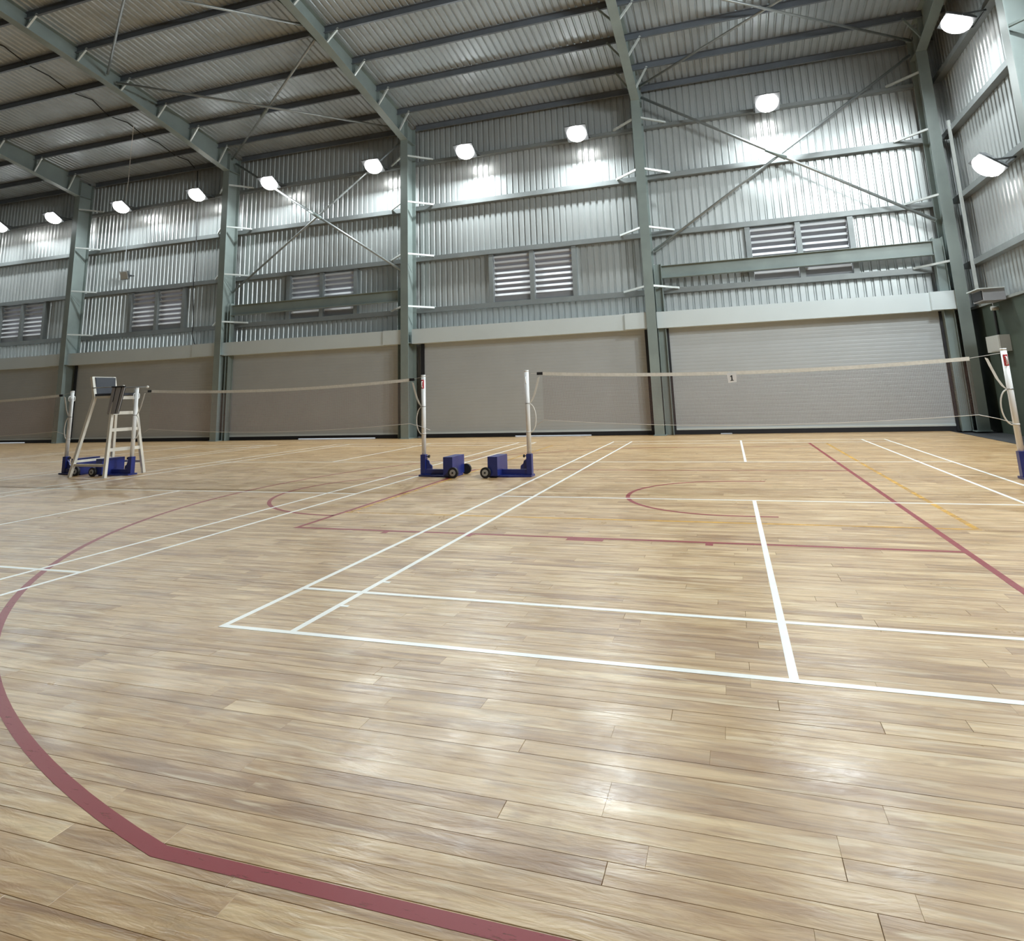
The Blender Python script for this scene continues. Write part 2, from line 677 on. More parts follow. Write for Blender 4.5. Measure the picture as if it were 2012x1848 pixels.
def put_sheets(parent, xa, xb, z0, z1):
    """fill xa..xb with sheets of at most 4 ribs"""
    n = int(round((xb - xa) / PITCH_R))
    if n < 1:
        return
    sx = (xb - xa) / (n * PITCH_R)
    x_ = xa
    while n > 0:
        k = min(4, n)
        if n == 5:
            k = 3
        key = (k, round(z0, 3), round(z1, 3))
        if key not in SHEETS:
            SHEETS[key] = sheet_mesh(k, z0, z1, 'sheet_zinc')
        o = link_copy(SHEETS[key], 'wall_sheet', parent, (x_ - parent.location.x, YS - parent.location.y, 0))
        o.scale = (sx, 1, 1)
        x_ += k * PITCH_R * sx
        n -= k


wall_back = empty('wall_back', (COLX[2], YS, 0), 'tall back wall of silver ribbed metal sheeting', 'wall', kind='structure')
WIN = [(-26.8, -24.15), (-19.42, -16.72), (-11.92, -9.14), (-4.10, -1.34), (3.78, 6.45)]
ZW0, ZW1 = 4.16, 5.76
BAYS = [(COLX[i], COLX[i + 1]) for i in range(5)]
for bi, (xa, xb) in enumerate(BAYS):
    if bi == 0:
        xa = XL
    if bi == 4:
        xb = XR
    w0, w1 = WIN[bi]
    put_sheets(wall_back, xa, xb, 7.62, 10.70)
    put_sheets(wall_back, xa, w0, 3.30, 7.62)
    put_sheets(wall_back, w1, xb, 3.30, 7.62)
    put_sheets(wall_back, w0, w1, ZW1, 7.62)
    put_sheets(wall_back, w0, w1, 3.30, ZW0)
# piers between the doors
PIER = [(XL, -29.0), (-22.45, -21.65), (-14.85, -14.05), (-7.35, -6.35), (0.6, 1.4), (8.15, XR)]
for a, b in PIER:
    put_sheets(wall_back, a, b, 0.0, 3.30)
MB().box(XL, XR, YS + 0.05, YS + 0.06, 3.28, 3.32).build('lintel_flashing', 'steel_galv', wall_back)

# right wall: masonry below, sheets above
wall_right = MB().box(8.95, XR + 0.1, YB, YS, -0.05, 2.98).build('wall_right', 'green_wall')
tag(wall_right, 'right end wall with dark green base and ribbed metal above', 'wall', kind='structure')
MB().box(8.90, XR + 0.1, YB, YS, 2.98, 3.04).build('ledge', 'wall_cap', wall_right)
yy = YS
while yy > -6.0:
    k = 4
    me = sheet_mesh(k, 3.04, 11, 'sheet_zinc', top=lambda t, y0=yy: zroof(y0 - t) + 0.05)
    o = bpy.data.objects.new('wall_sheet', me)
    COL.objects.link(o)
    o.parent = wall_right
    o.rotation_euler = (0, 0, -PI / 2)
    o.location = (XR, yy, 0)
    yy -= k * PITCH_R
MB().prism([(-6.0, 3.04), (YB, 3.04), (YB, 10.7), (-6.0, zroof(6) + 0.05)], 'x', XR, XR + 0.02).build('sheet_panel', 'sheet_zinc', wall_right)
wl_ = MB().box(XL - 0.05, XL, YB, YS, -0.05, 13.3).build('wall_left', 'sheet_zinc')
tag(wl_, 'far left end wall of the hall, out of sight', 'wall', kind='structure')
wf_ = MB().box(XL, XR + 0.1, YB - 0.05, YB, -0.05, 10.8).build('wall_front', 'sheet_zinc')
tag(wf_, 'metal side wall behind the photographer', 'wall', kind='structure')

# ------------------------------------------------------------------ roof
ceiling = empty('ceiling', (COLX[2], 8, 12), 'sloping underside of the ribbed metal roof', 'ceiling', kind='structure')


def roof_sheet_mesh(nrib, y0, y1):
    prof = []
    for i in range(nrib):
        b0 = i * PITCH_R
        prof += [(b0, 0.0), (b0 + 0.122, 0.0), (b0 + 0.148, 0.038), (b0 + 0.176, 0.038)]
    prof.append((nrib * PITCH_R, 0.0))
    vs, fs = [], []
    for (x_, h) in prof:
        vs += [(x_, y0, zroof(y0) + h), (x_, y1, zroof(y1) + h)]
    for i in range(len(prof) - 1):
        fs.append((2 * i, 2 * i + 2, 2 * i + 3, 2 * i + 1))
    me = bpy.data.meshes.new('roof_sheet')
    me.from_pydata(vs, [], fs)
    me.materials.append(MATS['roof_zinc'])
    return me


rsm = roof_sheet_mesh(4, YS + 0.1, 0.0)
rsf = roof_sheet_mesh(4, 0.0, YB - 0.1)
x_ = XL
while x_ < XR + 0.05:
    link_copy(rsm, 'roof_sheet', ceiling, (x_ - ceiling.location.x, -8, -12))
    link_copy(rsf, 'roof_sheet', ceiling, (x_ - ceiling.location.x, -8, -12))
    x_ += 4 * PITCH_R

ORD = ['lowest', 'second', 'third', 'fourth', 'fifth', 'sixth', 'seventh', 'eighth', 'ninth', 'tenth', 'eleventh', 'twelfth']
for i, py in enumerate(PURLIN_Y):
    b0 = zp(py)
    w = 0.065
    lab = ('dark grey eave purlin running along the top of the back wall' if i == 0 else
           'dark grey roof purlin, %s one up from the eave purlin' % ['', 'first', 'second', 'third', 'fourth', 'fifth', 'sixth', 'seventh', 'eighth', 'ninth', 'tenth', 'eleventh'][i])
    # C section: web, two flanges with lips, one length per bay
    b0 -= 0.065
    prof = [(py + 0.03, b0), (py - 0.035, b0), (py - 0.035, b0 + 0.02), (py - 0.031, b0 + 0.02), (py - 0.031, b0 + 0.004), (py + 0.026, b0 + 0.004),
            (py + 0.026, b0 + 0.196), (py - 0.035, b0 + 0.196), (py - 0.035, b0 + 0.2), (py + 0.03, b0 + 0.2)]
    o = empty('roof_purlin', (COLX[2], py, b0), lab, 'purlin', 'roof purlins')
    for q in range(5):
        xa = COLX[q] + 0.012 if q else XL + 0.02
        xb = COLX[q + 1] - 0.012
        if py > YF:
            xa, xb = xa + 0.13, xb - 0.13
        MB().prism(prof, 'x', xa, xb).build('purlin_length', 'purlin_grey', o)
    MB().prism(prof, 'x', COLX[5] + 0.012, XR - 0.01).build('purlin_length', 'purlin_grey', o)

# ------------------------------------------------------------------ portal frames
POS = ['leftmost hidden', 'leftmost visible', 'second visible from the left', 'third visible from the left', 'fourth from the left', 'right corner']
COL_LAB = ['grey-green steel column outside the left edge of view',
           'grey-green steel column standing behind the umpire chair, leftmost in view',
           'grey-green steel column right of the umpire chair',
           'grey-green steel column behind the paired net posts, left of centre',
           'grey-green steel column behind the near net, right of centre',
           'grey-green steel column in the right back corner by the green wall']
RAF_LAB = ['grey-green roof rafter outside the left edge of view',
           'short visible grey-green rafter at the far left of the roof',
           'long grey-green rafter rising to the upper left corner',
           'grey-green rafter rising over the paired net posts',
           'narrow grey-green rafter seen end on, right of centre',
           'grey-green rafter in the roof corner over the right end wall']
FW2 = 0.135


def zb(y):                     # underside of rafter
    if y > 10.4:
        return 9.93 + (15.30 - y) * (11.02 - 9.93) / (15.30 - 10.4)
    return zp(y) - 0.36


for ci, cx in enumerate(COLX):
    c = empty('steel_column', (cx, YF, 0), COL_LAB[ci], 'column', 'portal frame columns')
    MB().box(cx - FW2, cx + FW2, YF, YF + 0.018, 0.02, 9.95).build('front_flange', 'steel_green', c)
    MB().box(cx - FW2, cx + FW2, YR - 0.018, YR, 0.02, zp(YR) - 0.01).build('rear_flange', 'steel_green', c)
    MB().prism([(YF + 0.018, 0.02), (YR - 0.018, 0.02), (YR - 0.018, zp(YR - 0.018) - 0.01), (YF + 0.018, zp(YF + 0.018) - 0.01)], 'x', cx - 0.007, cx + 0.007).build('web', 'steel_green', c)
    MB().box(cx - 0.17, cx + 0.17, YF - 0.03, YR + 0.03, 0.0, 0.02).build('base_plate', 'steel_green', c)
    for s in (-1, 1):
        st = MB()
        for zz in (9.93, 3.0):
            st.box(cx + s * 0.008, cx + s * FW2, YF + 0.018, YR - 0.018, zz, zz + 0.012)
        st.build('stiffener', 'steel_green', c)
    for gz in GIRTS:
        for s in (-1, 1):
            if ci == 5 and s == 1:
                continue
            MB().bar((cx + s * 0.10, YF + 0.03, gz + 0.10), (cx + s * 0.80, YR - 0.01, gz + 0.06), 0.055, 0.055).build('fly_brace', 'bracket_white', c)
            if gz < 9:
                MB().bar((cx + s * 0.012, YF + 0.05, gz + 0.04), (cx + s * 0.012, YR - 0.06, gz - 0.45), 0.008, 0.045).build('brace_strut', 'steel_green', c)
    # rafter
    r = empty('roof_rafter', (cx, YF, zp(YF)), RAF_LAB[ci], 'rafter', 'portal frame rafters')
    ys = [YF + 0.018, 14.8, 13.0, 10.4, 6.0, 0.0]
    poly = [(a, zb(a) + 0.016) for a in ys] + [(a, zp(a) + 0.112) for a in reversed(ys)]
    MB().prism(poly, 'x', cx - 0.006, cx + 0.006).build('web', 'steel_green', r)
    mb = MB()
    ys2 = [YF + 0.018, 10.4, 0.0]
    mb.prism([(a, zb(a)) for a in ys2] + [(a, zb(a) + 0.016) for a in reversed(ys2)], 'x', cx - FW2 + 0.01, cx + FW2 - 0.01)
    mb.build('bottom_flange', 'steel_green', r)
    tf = MB()
    for q in range(len(PURLIN_Y) - 1):
        ya = min(PURLIN_Y[q] - 0.045, YF + 0.018)
        yb_ = PURLIN_Y[q + 1] + 0.045
        tf.prism([(ya, zp(ya) + 0.112), (yb_, zp(yb_) + 0.112), (yb_, zp(yb_) + 0.126), (ya, zp(ya) + 0.126)], 'x', cx - FW2 + 0.01, cx + FW2 - 0.01)
    tf.build('top_flange', 'steel_green', r)
    MB().box(cx - FW2, cx + FW2, YF + 0.019, YF + 0.04, 9.96, zp(YF) - 0.02).build('end_plate', 'steel_green', r)
    for py in PURLIN_Y[1:9]:
        for s in (-1, 1):
            if ci == 5 and s == 1:
                continue
            MB().bar((cx + s * 0.09, py, zb(py) + 0.02), (cx + s * 0.47, py - 0.01, zp(py) - 0.01), 0.05, 0.05).build('fly_brace', 'bracket_white' if s > 0 else 'steel_green', r)
            MB().box(cx + s * 0.008, cx + s * 0.115, py + 0.031, py + 0.041, zb(py) + 0.02, zp(py) + 0.10).build('purlin_cleat', 'steel_green', r)

# ------------------------------------------------------------------ wall girts
GL = ['low girt of the back wall, under the louvred windows', 'girt of the back wall along the tops of the louvred windows',
      'girt of the back wall halfway between windows and floodlights', 'thin top girt of the back wall carrying the floodlights']
for i, gz in enumerate(GIRTS):
    h = 0.075 if i < 3 else 0.05
    prof = [(YS - 0.19, gz - h), (YS - 0.002, gz - h), (YS - 0.002, gz - h + 0.004), (YS - 0.186, gz - h + 0.004), (YS - 0.186, gz + h - 0.004),
            (YS - 0.002, gz + h - 0.004), (YS - 0.002, gz + h), (YS - 0.19, gz + h)]
    g = empty('wall_girt', (0, YS - 0.1, gz), GL[i], 'girt', 'girts of the back wall')
    spans = []
    for bi in range(5):
        xa = BAYS[bi][0] + 0.0
        xb = BAYS[bi][1] - 0.0
        MB().prism(prof, 'x', xa + 0.003, xb - 0.003).build('girt_length', 'girt_grey', g)
GR = ['girt of the right wall just above the grey speaker', 'girt of the right wall under the lower floodlight',
      'girt of the right wall midway between its two floodlights', 'top girt of the right wall carrying the corner floodlight']
for i, gz in enumerate(GIRTS):
    h = 0.07
    prof = [(XR - 0.19, gz - h), (XR - 0.002, gz - h), (XR - 0.002, gz - h + 0.004), (XR - 0.186, gz - h + 0.004), (XR - 0.186, gz + h - 0.004),
            (XR - 0.002, gz + h - 0.004), (XR - 0.002, gz + h), (XR - 0.19, gz + h)]
    o = MB().prism(prof, 'y', -6, YS - 0.2).build('wall_girt', 'girt_grey')
    tag(o, GR[i], 'girt', 'girts of the right wall')

# end-wall column and thin corner post
c = empty('steel_column', (8.65, 10.25, 0), 'pale grey steel column on the right wall, cut by the upper right edge', 'column')
MB().box(8.40, 8.416, 10.08, 10.36, 0.0, zroof(10.2) - 0.22).build('front_flange', 'steel_green', c)
MB().box(8.416, 8.884, 10.21, 10.224, 0.0, zroof(10.2) - 0.22).build('web', 'steel_green', c)
MB().box(8.884, 8.90, 10.08, 10.36, 3.05, zroof(10.2) - 0.22).build('rear_flange', 'steel_green', c)
for gz in GIRTS:
    for s in (-1, 1):
        MB().bar((8.42, 10.22 + s * 0.10, gz + 0.05), (8.92, 10.22 + s * 0.70, gz + 0.03), 0.05, 0.05).build('fly_brace', 'steel_green', c)
c = MB().box(8.86, 8.92, 15.18, 15.26, 3.05, 7.85).build('corner_post', 'bracket_white')
tag(c, 'thin pale vertical post on the right wall beside the corner column', 'post')

# ------------------------------------------------------------------ braced bays
def coupler(mb, p, q, t, r):
    p = Vector(p)
    q = Vector(q)
    d = (q - p).normalized()
    c0 = p + (q - p) * t
    mb.tube(c0 - d * 0.30, c0 + d * 0.30, r, 10)


def brace(p, q, rad, label, cpl=None, group=None):
    o = empty('brace_tube', p, label, 'brace', group)
    MB().tube(p, q, rad, 10).build('tube', 'galv_tube', o, True)
    p_, q_ = Vector(p), Vector(q)
    d = (q_ - p_).normalized()
    for e, s in ((p_, 1), (q_, -1)):
        MB().bar(e - d * s * 0.02, e + d * s * 0.22, 0.02, 0.10).build('gusset_plate', 'steel_green', o)
    if cpl is not None:
        mb = MB()
        coupler(mb, p, q, cpl, rad * 1.5)
        mb.build('coupler', 'steel_green', o, True)
    return o


YBR = 15.60
G1 = 'cross braces on the back wall'
brace((1.12, YBR, 10.12), (8.36, YBR, 5.34), 0.042, 'grey brace tube falling left to right across the right-hand bay', 0.50, G1)
brace((1.15, YBR + 0.11, 5.30), (8.42, YBR + 0.11, 10.05), 0.036, 'grey brace tube rising left to right across the right-hand bay', None, G1)
brace((-14.22, YBR, 10.28), (-7.12, YBR, 5.44), 0.042, 'grey brace tube falling left to right in the bay left of the paired posts', 0.51, G1)
brace((-14.22, YBR + 0.11, 5.30), (-7.10, YBR + 0.11, 10.15), 0.036, 'grey brace tube rising left to right in the bay left of the paired posts', None, G1)
G2 = 'diagonal braces under the roof'


def rp(x, y, d=0.14):
    return (x, y, zp(y) - d)


brace(rp(-7.05, 10.55), rp(-14.3, 15.5), 0.036, 'roof brace tube descending to the column right of the umpire chair', 0.55, G2)
brace(rp(-14.25, 10.42, 0.22), rp(-7.15, 15.3, 0.22), 0.036, 'roof brace tube descending to the column behind the paired posts', None, G2)
brace(rp(-14.25, 10.10), rp(-7.05, 5.1), 0.036, 'steep roof brace tube leaving the top edge at upper left', None, G2)
brace(rp(-7.10, 10.00, 0.22), rp(-14.25, 5.1, 0.22), 0.036, 'faint roof brace tube near the top centre left', None, G2)
brace(rp(1.10, 15.5), rp(8.42, 10.7), 0.036, 'roof brace tube rising from the right-of-centre column', None, G2)
brace(rp(8.42, 15.5, 0.22), rp(1.10, 10.75, 0.22), 0.036, 'roof brace tube descending to the right back corner', None, G2)


def tie_beam(xa, xb, px0, px1, label):
    zb0, zb1 = 4.43, 4.80
    yc = 15.66
    t = empty('tie_beam', ((xa + xb) / 2, yc, 0), label, 'beam')
    MB().box(xa, xb, yc - 0.006, yc + 0.006, zb0 + 0.014, zb1 - 0.014).build('web', 'steel_green', t)
    MB().box(xa, xb, yc - 0.10, yc + 0.10, zb1 - 0.014, zb1).build('top_flange', 'steel_green', t)
    MB().box(xa, xb, yc - 0.10, yc + 0.10, zb0, zb0 + 0.014).build('bottom_flange', 'steel_green', t)
    for a, b in ((px0[0], px0[1]), (px1[0], px1[1])):
        p = MB().box(a, a + 0.014, yc - 0.11, yc + 0.11, 0.0, 4.88).box(b - 0.014, b, yc - 0.11, yc + 0.11, 0.0, 4.88)
        p.box(a + 0.014, b - 0.014, yc - 0.006, yc + 0.006, 0.0, 4.86)
        p.build('end_post', 'steel_green', t)


tie_beam(1.325, 8.20, (1.10, 1.32), (8.205, 8.44), 'grey-green beam crossing the right-hand bay over the roller shutter')
tie_beam(-14.10, -7.28, (-14.25, -14.11), (-7.275, -7.04), 'dark grey-green beam crossing the bay left of the paired posts')

# ------------------------------------------------------------------ roller shutters
DOORS = [(-29.2, -22.32), (-21.72, -14.84), (-14.10, -7.26), (-6.44, 0.72), (1.35, 8.17)]
HOUSE = [(-29.5, -22.95, -22.15), (-21.98, -15.66, -14.62), (-14.375, -7.76, -7.03), (-6.74, 0.19, 0.82), (1.09, 7.93, 8.60)]
DL = ['dim cream roller shutter at the far left edge',
      'dim cream roller shutter behind the umpire chair',
      'cream roller shutter left of the paired net posts',
      'pale grey roller shutter behind the paired net posts',
      'brightest pale roller shutter behind the near net']
slat_cache = {}
YC = 15.78
for i, (xa, xb) in enumerate(DOORS):
    d = empty('door_%d' % (i + 1), ((xa + xb) / 2, YC, 0), DL[i], 'shutter door', kind='structure')
    L_ = xb - xa
    n = 31
    pitch = 0.1
    zlow = 0.17
    prof = [(0.0, 0.0), (-0.0025, 0.010), (-0.0035, 0.05), (-0.0025, 0.090), (0.0, 0.0999), (0.004, 0.0999), (0.004, 0.115), (0.007, 0.115), (0.007, 0.0)]
    me = MB().prism(prof, 'x', -L_ / 2, L_ / 2).mesh('slat', 'shutter_paint')
    for k in range(29):
        link_copy(me, 'slat', d, (0, 0, zlow + k * pitch))
    gap = 0.0 if i in (1,) else 0.028
    MB().box(xa, xb, YC - 0.025, YC + 0.02, 0.115, zlow + 0.002).build('bottom_bar', 'housing_paint', d)
    if i == 4:
        MB().box(xa, xb, YC - 0.030, YC - 0.025, 0.12, zlow - 0.01).build('bar_trim', 'bracket_white', d)
    # rubber seal, worn short in places so that daylight shows under it
    segs = {0: [(xa, -26.3, 0.0), (-26.3, -24.2, 0.03), (-24.2, xb, 0.0)], 1: [(xa, xb, 0.0)],
            2: [(xa, -11.2, 0.0), (-11.2, -8.2, 0.03), (-8.2, xb, 0.0)], 3: [(xa, -3.4, 0.0), (-3.4, -1.05, 0.03), (-1.05, xb, 0.0)],
            4: [(xa, 2.55, 0.0), (2.55, 2.85, 0.02), (2.85, xb, 0.0)]}[i]
    for a, b, g in segs:
        MB().box(a, b, YC - 0.035, YC + 0.01, g, 0.115).build('bottom_seal', 'black_rubber', d)
    h0, h1, h2 = HOUSE[i]
    MB().box(h0, h1, 15.50, 16.02, 2.98, 3.45).build('housing', 'housing_paint', d)
    MB().box(h1, h2, 15.40 if i in (3, 4) else 15.43, 16.0, 2.99, 3.455).build('motor_cover', 'housing_paint', d)
    MB().box(xa - 0.09, xa + 0.03, YC - 0.05, YC - 0.02, 0, 2.98).box(xa - 0.09, xa - 0.01, YC - 0.02, YC + 0.3, 0, 2.98).build('guide_rail', 'steel_green' if i == 2 else 'black_rubber', d)
    MB().box(xb - 0.03, xb + 0.09, YC - 0.05, YC - 0.02, 0, 2.98).box(xb + 0.01, xb + 0.09, YC - 0.02, YC + 0.3, 0, 2.98).build('guide_rail', 'black_rubber', d)

# ------------------------------------------------------------------ louvred windows
WLAB = ['louvred window at the far left edge above the dim shutter', 'louvred window above the umpire chair',
        'louvred window behind the dark tie beam', 'fully visible louvred window above the paired net posts',
        'louvred window behind the bright tie beam at right']
for i, (xa, xb) in enumerate(WIN):
    w = empty('window_%d' % (i + 1), ((xa + xb) / 2, YS - 0.1, ZW0), WLAB[i], 'window', kind='structure')
    xm = (xa + xb) / 2
    for x_ in (xa, xb):
        MB().box(x_ - 0.07, x_ + 0.07, YS - 0.17, YS + 0.05, ZW0, ZW1).build('jamb', 'girt_grey', w)
    MB().box(xm - 0.07, xm + 0.07, YS - 0.17, YS + 0.05, ZW0, ZW1).build('mullion', 'girt_grey', w)
    MB().box(xa + 0.07, xb - 0.07, YS - 0.02, YS + 0.05, ZW0, ZW0 + 0.06).build('sill', 'steel_galv', w)
    MB().box(xa + 0.07, xb - 0.07, YS - 0.02, YS + 0.05, ZW1 - 0.05, ZW1).build('head', 'steel_galv', w)
    L_ = xm - xa - 0.16
    nb = 8
    pb = 0.178
    # blade: inner lip, slope down to the outside
    prof = [(-0.088, 0.112), (-0.080, 0.118), (0.04, 0.0), (0.045, -0.05), (0.038, -0.05), (0.033, -0.002)]
    me = MB().prism(prof, 'x', -L_ / 2, L_ / 2).mesh('louver_blade_shaded', 'louver_blade_shaded')
    lipm = MB().prism([(-0.098, 0.100), (-0.080, 0.170), (-0.074, 0.170), (-0.090, 0.100)], 'x', -L_ / 2, L_ / 2).mesh('blade_lip', 'louver_lip_lit')
    for cx in ((xa + xm) / 2, (xm + xb) / 2):
        for k in range(nb):
            bl_ = link_copy(me, 'louver_blade_shaded', w, (cx - w.location.x, YS + 0.02 - w.location.y, 0.13 + k * pb))
            link_copy(lipm, 'blade_lip', bl_)
        MB().box(cx - L_ / 2, cx + L_ / 2, YS - 0.03, YS - 0.02, ZW0 + 0.06, ZW0 + 0.22).build('bottom_panel', 'louver_blade_shaded', w)

# ------------------------------------------------------------------ floodlights
def floodlight(pos, facing, tilt, label, lit=True, w=0.66, h=0.60, power=None, arm=0.33):
    """facing: yaw angle of the outward horizontal direction; tilt: degrees below horizontal"""
    t = empty('flood_light', pos, label, 'floodlight', 'floodlights along the walls')
    hz = Vector((math.cos(facing), math.sin(facing), 0))
    d = (hz * math.cos(tilt) + Vector((0, 0, -1)) * math.sin(tilt)).normalized()
    s = hz.cross(Vector((0, 0, 1))).normalized()
    u = s.cross(d).normalized()
    P = Vector(pos)

    def quadbox(c0, hw, hh, t0, t1, hw1=None, hh1=None):
        hw1 = hw if hw1 is None else hw1
        hh1 = hh if hh1 is None else hh1
        vs = []
        for tt, a, b in ((t0, hw, hh), (t1, hw1, hh1)):
            for sx, sy in ((-1, -1), (1, -1), (1, 1), (-1, 1)):
                vs.append(c0 + d * tt + s * (sx * a) + u * (sy * b))
        return vs, [(3, 2, 1, 0), (4, 5, 6, 7), (0, 1, 5, 4), (1, 2, 6, 5), (2, 3, 7, 6), (3, 0, 4, 7)]
    MB().add(*quadbox(P, w * 0.36, h * 0.36, -0.10, -0.02, w / 2, h / 2)).add(*quadbox(P, w / 2, h / 2, -0.02, 0.02)).build('lamp_housing', 'lamp_body', t)
    if lit:
        mb = MB()
        R_, n_ = min(w, h) * 0.5, 18
        prev = None
        rings = 5
        vs, fs = [], []
        for k in range(rings + 1):
            a = PI / 2 * k / rings
            for q in range(n_):
                b = 2 * PI * q / n_
                vs.append(P + d * (0.021 + R_ * 0.62 * math.sin(a)) + s * (R_ * max(0.02, math.cos(a)) * math.cos(b)) + u * (R_ * max(0.02, math.cos(a)) * math.sin(b)))
        for k in range(rings):
            for q in range(n_):
                fs.append((k * n_ + q, k * n_ + (q + 1) % n_, (k + 1) * n_ + (q + 1) % n_, (k + 1) * n_ + q))
        fs.append(tuple(rings * n_ + q for q in range(n_)))
        mb.add(vs, fs).build('lens_bloom_dome', 'lamp_glass_lit', t, True)  # dome enlarged to the lamp's bloom, so the glare is built into its shape
    else:
        MB().add(*quadbox(P, w * 0.46, h * 0.45, 0.0205, 0.03, w * 0.44, h * 0.43)).build('lamp_glass', 'lamp_glass_off', t)
    mb = MB()
    back = P - hz * arm
    for sx in (-1, 1):
        mb.bar(P + s * (sx * (w / 2 + 0.012)) - d * 0.0, back + s * (sx * (w / 2 + 0.012)), 0.012, 0.04)
    mb.bar(back - s * (w / 2 + 0.018), back + s * (w / 2 + 0.018), 0.04, 0.04)
    mb.build('bracket', 'lamp_body', t)
    if lit:
        ld = bpy.data.lights.new('lamp_light', 'AREA')
        ld.shape = 'RECTANGLE'
        ld.size = w * 0.4
        ld.size_y = h * 0.4
        ld.energy = power or LAMP_W
        ld.color = (0.90, 0.985, 1.0)
        lo = bpy.data.objects.new('lamp_light', ld)
        COL.objects.link(lo)
        lo.parent = t
        lo.location = d * (0.03 + min(w, h) * 0.31)
        lo.rotation_euler = (-d).to_track_quat('Z', 'Y').to_euler()
    return t


T = math.radians
LX = [(4.67, 'floodlight glowing in the right-hand bay beside the crossing braces'),
      (-0.96, 'floodlight glowing just left of the right-of-centre column'),
      (-4.77, 'floodlight glowing above the fully visible louvred window'),
      (-8.25, 'floodlight glowing just left of the column behind the paired posts'),
      (-12.65, 'floodlight glowing just right of the column near the umpire chair'),
      (-16.03, 'floodlight glowing just left of the column right of the umpire chair'),
      (-19.90, 'floodlight glowing at the end of the slanting supply cable'),
      (-23.69, 'floodlight glowing just left of the leftmost visible column'),
      (-26.95, 'floodlight glowing half cut by the left edge')]
for x_, lab in LX:
    kx = 0.98725 * x_ + 0.037
    floodlight((kx, 15.36, 9.20), -PI / 2, T(60), lab, power=LAMP_W * (1.0 if x_ > -6 else (0.75 if x_ > -10 else 0.45)), arm=0.53)
floodlight((8.45, 12.4, 9.10), PI, T(66), 'floodlight glowing high on the right wall near the roof corner', power=LAMP_W * 0.4, arm=0.44)
floodlight((8.52, 12.3, 5.70), PI, T(50), 'lower floodlight glowing on the right wall above the net post', power=LAMP_W * 0.2, arm=0.37)
floodlight((-19.45, 15.62, 6.42), -PI / 2, T(15), 'small unlit floodlight hanging above the umpire chair window', lit=False, w=0.40, h=0.34, arm=0.24)
for y_, nm in ((7.2, 'first'), (4.6, 'second'), (1.4, 'third')):
    floodlight((8.55, y_, 9.30), PI, T(45), '%s floodlight along the right wall past the end column, outside the view' % nm, power=LAMP_W * 1.4, arm=0.34)
floodlight((4.0, -15.5, 9.30), PI / 2, T(40), 'floodlight on the wall behind the photographer', power=LAMP_W * 0.35)

# cables
o = MB().path([(-16.13, 12.71, 10.98), (-17.3, 13.66, 10.42), (-18.5, 14.66, 9.88), (-19.6, 15.5, 9.44)], 0.010).build('supply_cable', 'cord_white')
tag(o, 'thin pale cable slanting from the roof to a floodlight', 'cable')
o = MB().path([(-19.88, 15.90, 9.15), (-19.75, 15.90, 6.70), (-19.6, 15.90, 6.50), (-19.40, 15.90, 6.42)], 0.013, 8).build('conduit', 'steel_galv')
tag(o, 'thin conduit dropping to the unlit floodlight', 'conduit')
o = MB().path([(-16.35, 15.88, 10.4), (-16.25, 15.87, 9.0), (-16.2, 15.87, 7.4), (-16.2, 15.86, 5.6), (-16.1, 15.87, 4.3), (-16.15, 15.88, 3.9), (-16.0, 15.9, 3.47)], 0.016).build('supply_cable', 'cable_black')
tag(o, 'black cable running down the wall left of the column', 'cable')
pts = []
for k, (y_, s) in enumerate([(3.0, 0.02), (5.5, .15), (7.7, .01), (8.5, .16), (9.2, .01), (9.9, .14), (10.6, .01), (11.3, .16), (12.0, .01), (12.7, .15), (13.4, .01), (14.1, .14), (14.8, .01), (15.4, 0.10), (15.85, 0.02)]):
    pts.append((-16.42 + 0.06 * math.sin(k * 2.1), y_, zp(y_) - 0.03 + s))
o = MB().path(pts, 0.018).build('roof_cable', 'cable_black')
tag(o, 'black cable looping along the roof purlins at upper left', 'cable')

# fittings on the right wall
t = empty('speaker', (8.62, 13.9, 3.10), 'grey wall speaker box above the green wall ledge', 'speaker')
MB().box(8.46, 8.88, 13.60, 14.25, 2.96, 3.22).build('cabinet', 'speaker_grey', t)
MB().box(8.44, 8.46, 13.65, 14.20, 2.99, 3.19).build('grille', 'black_rubber', t)
MB().box(8.36, 8.88, 13.56, 14.29, 3.22, 3.245).build('hood', 'bracket_white', t)
t = empty('wall_lamp', (8.85, 14.3, 2.80), 'tiny pale bulkhead lamp under the grey speaker', 'lamp')
MB().tube((8.945, 14.3, 2.84), (8.80, 14.3, 2.84), 0.05, 12).build('bulb', 'box_grey', t, True)
MB().tube((8.85, 14.3, 2.84), (8.85, 14.3, 2.975), 0.012, 8).build('stem', 'steel_galv', t)
t = empty('electrical_box', (8.85, 14.35, 1.85), 'pale grey electrical box on the dark green wall by the net', 'box')
MB().box(8.74, 8.948, 13.95, 14.75, 1.84, 2.21).build('enclosure', 'box_grey', t)
MB().box(8.73, 8.74, 13.98, 14.50, 1.86, 2.19).build('cover', 'box_grey', t)
MB().tube((8.92, 14.5, 2.21), (8.92, 14.5, 2.90), 0.025, 8).build('conduit', 'cable_black', t)

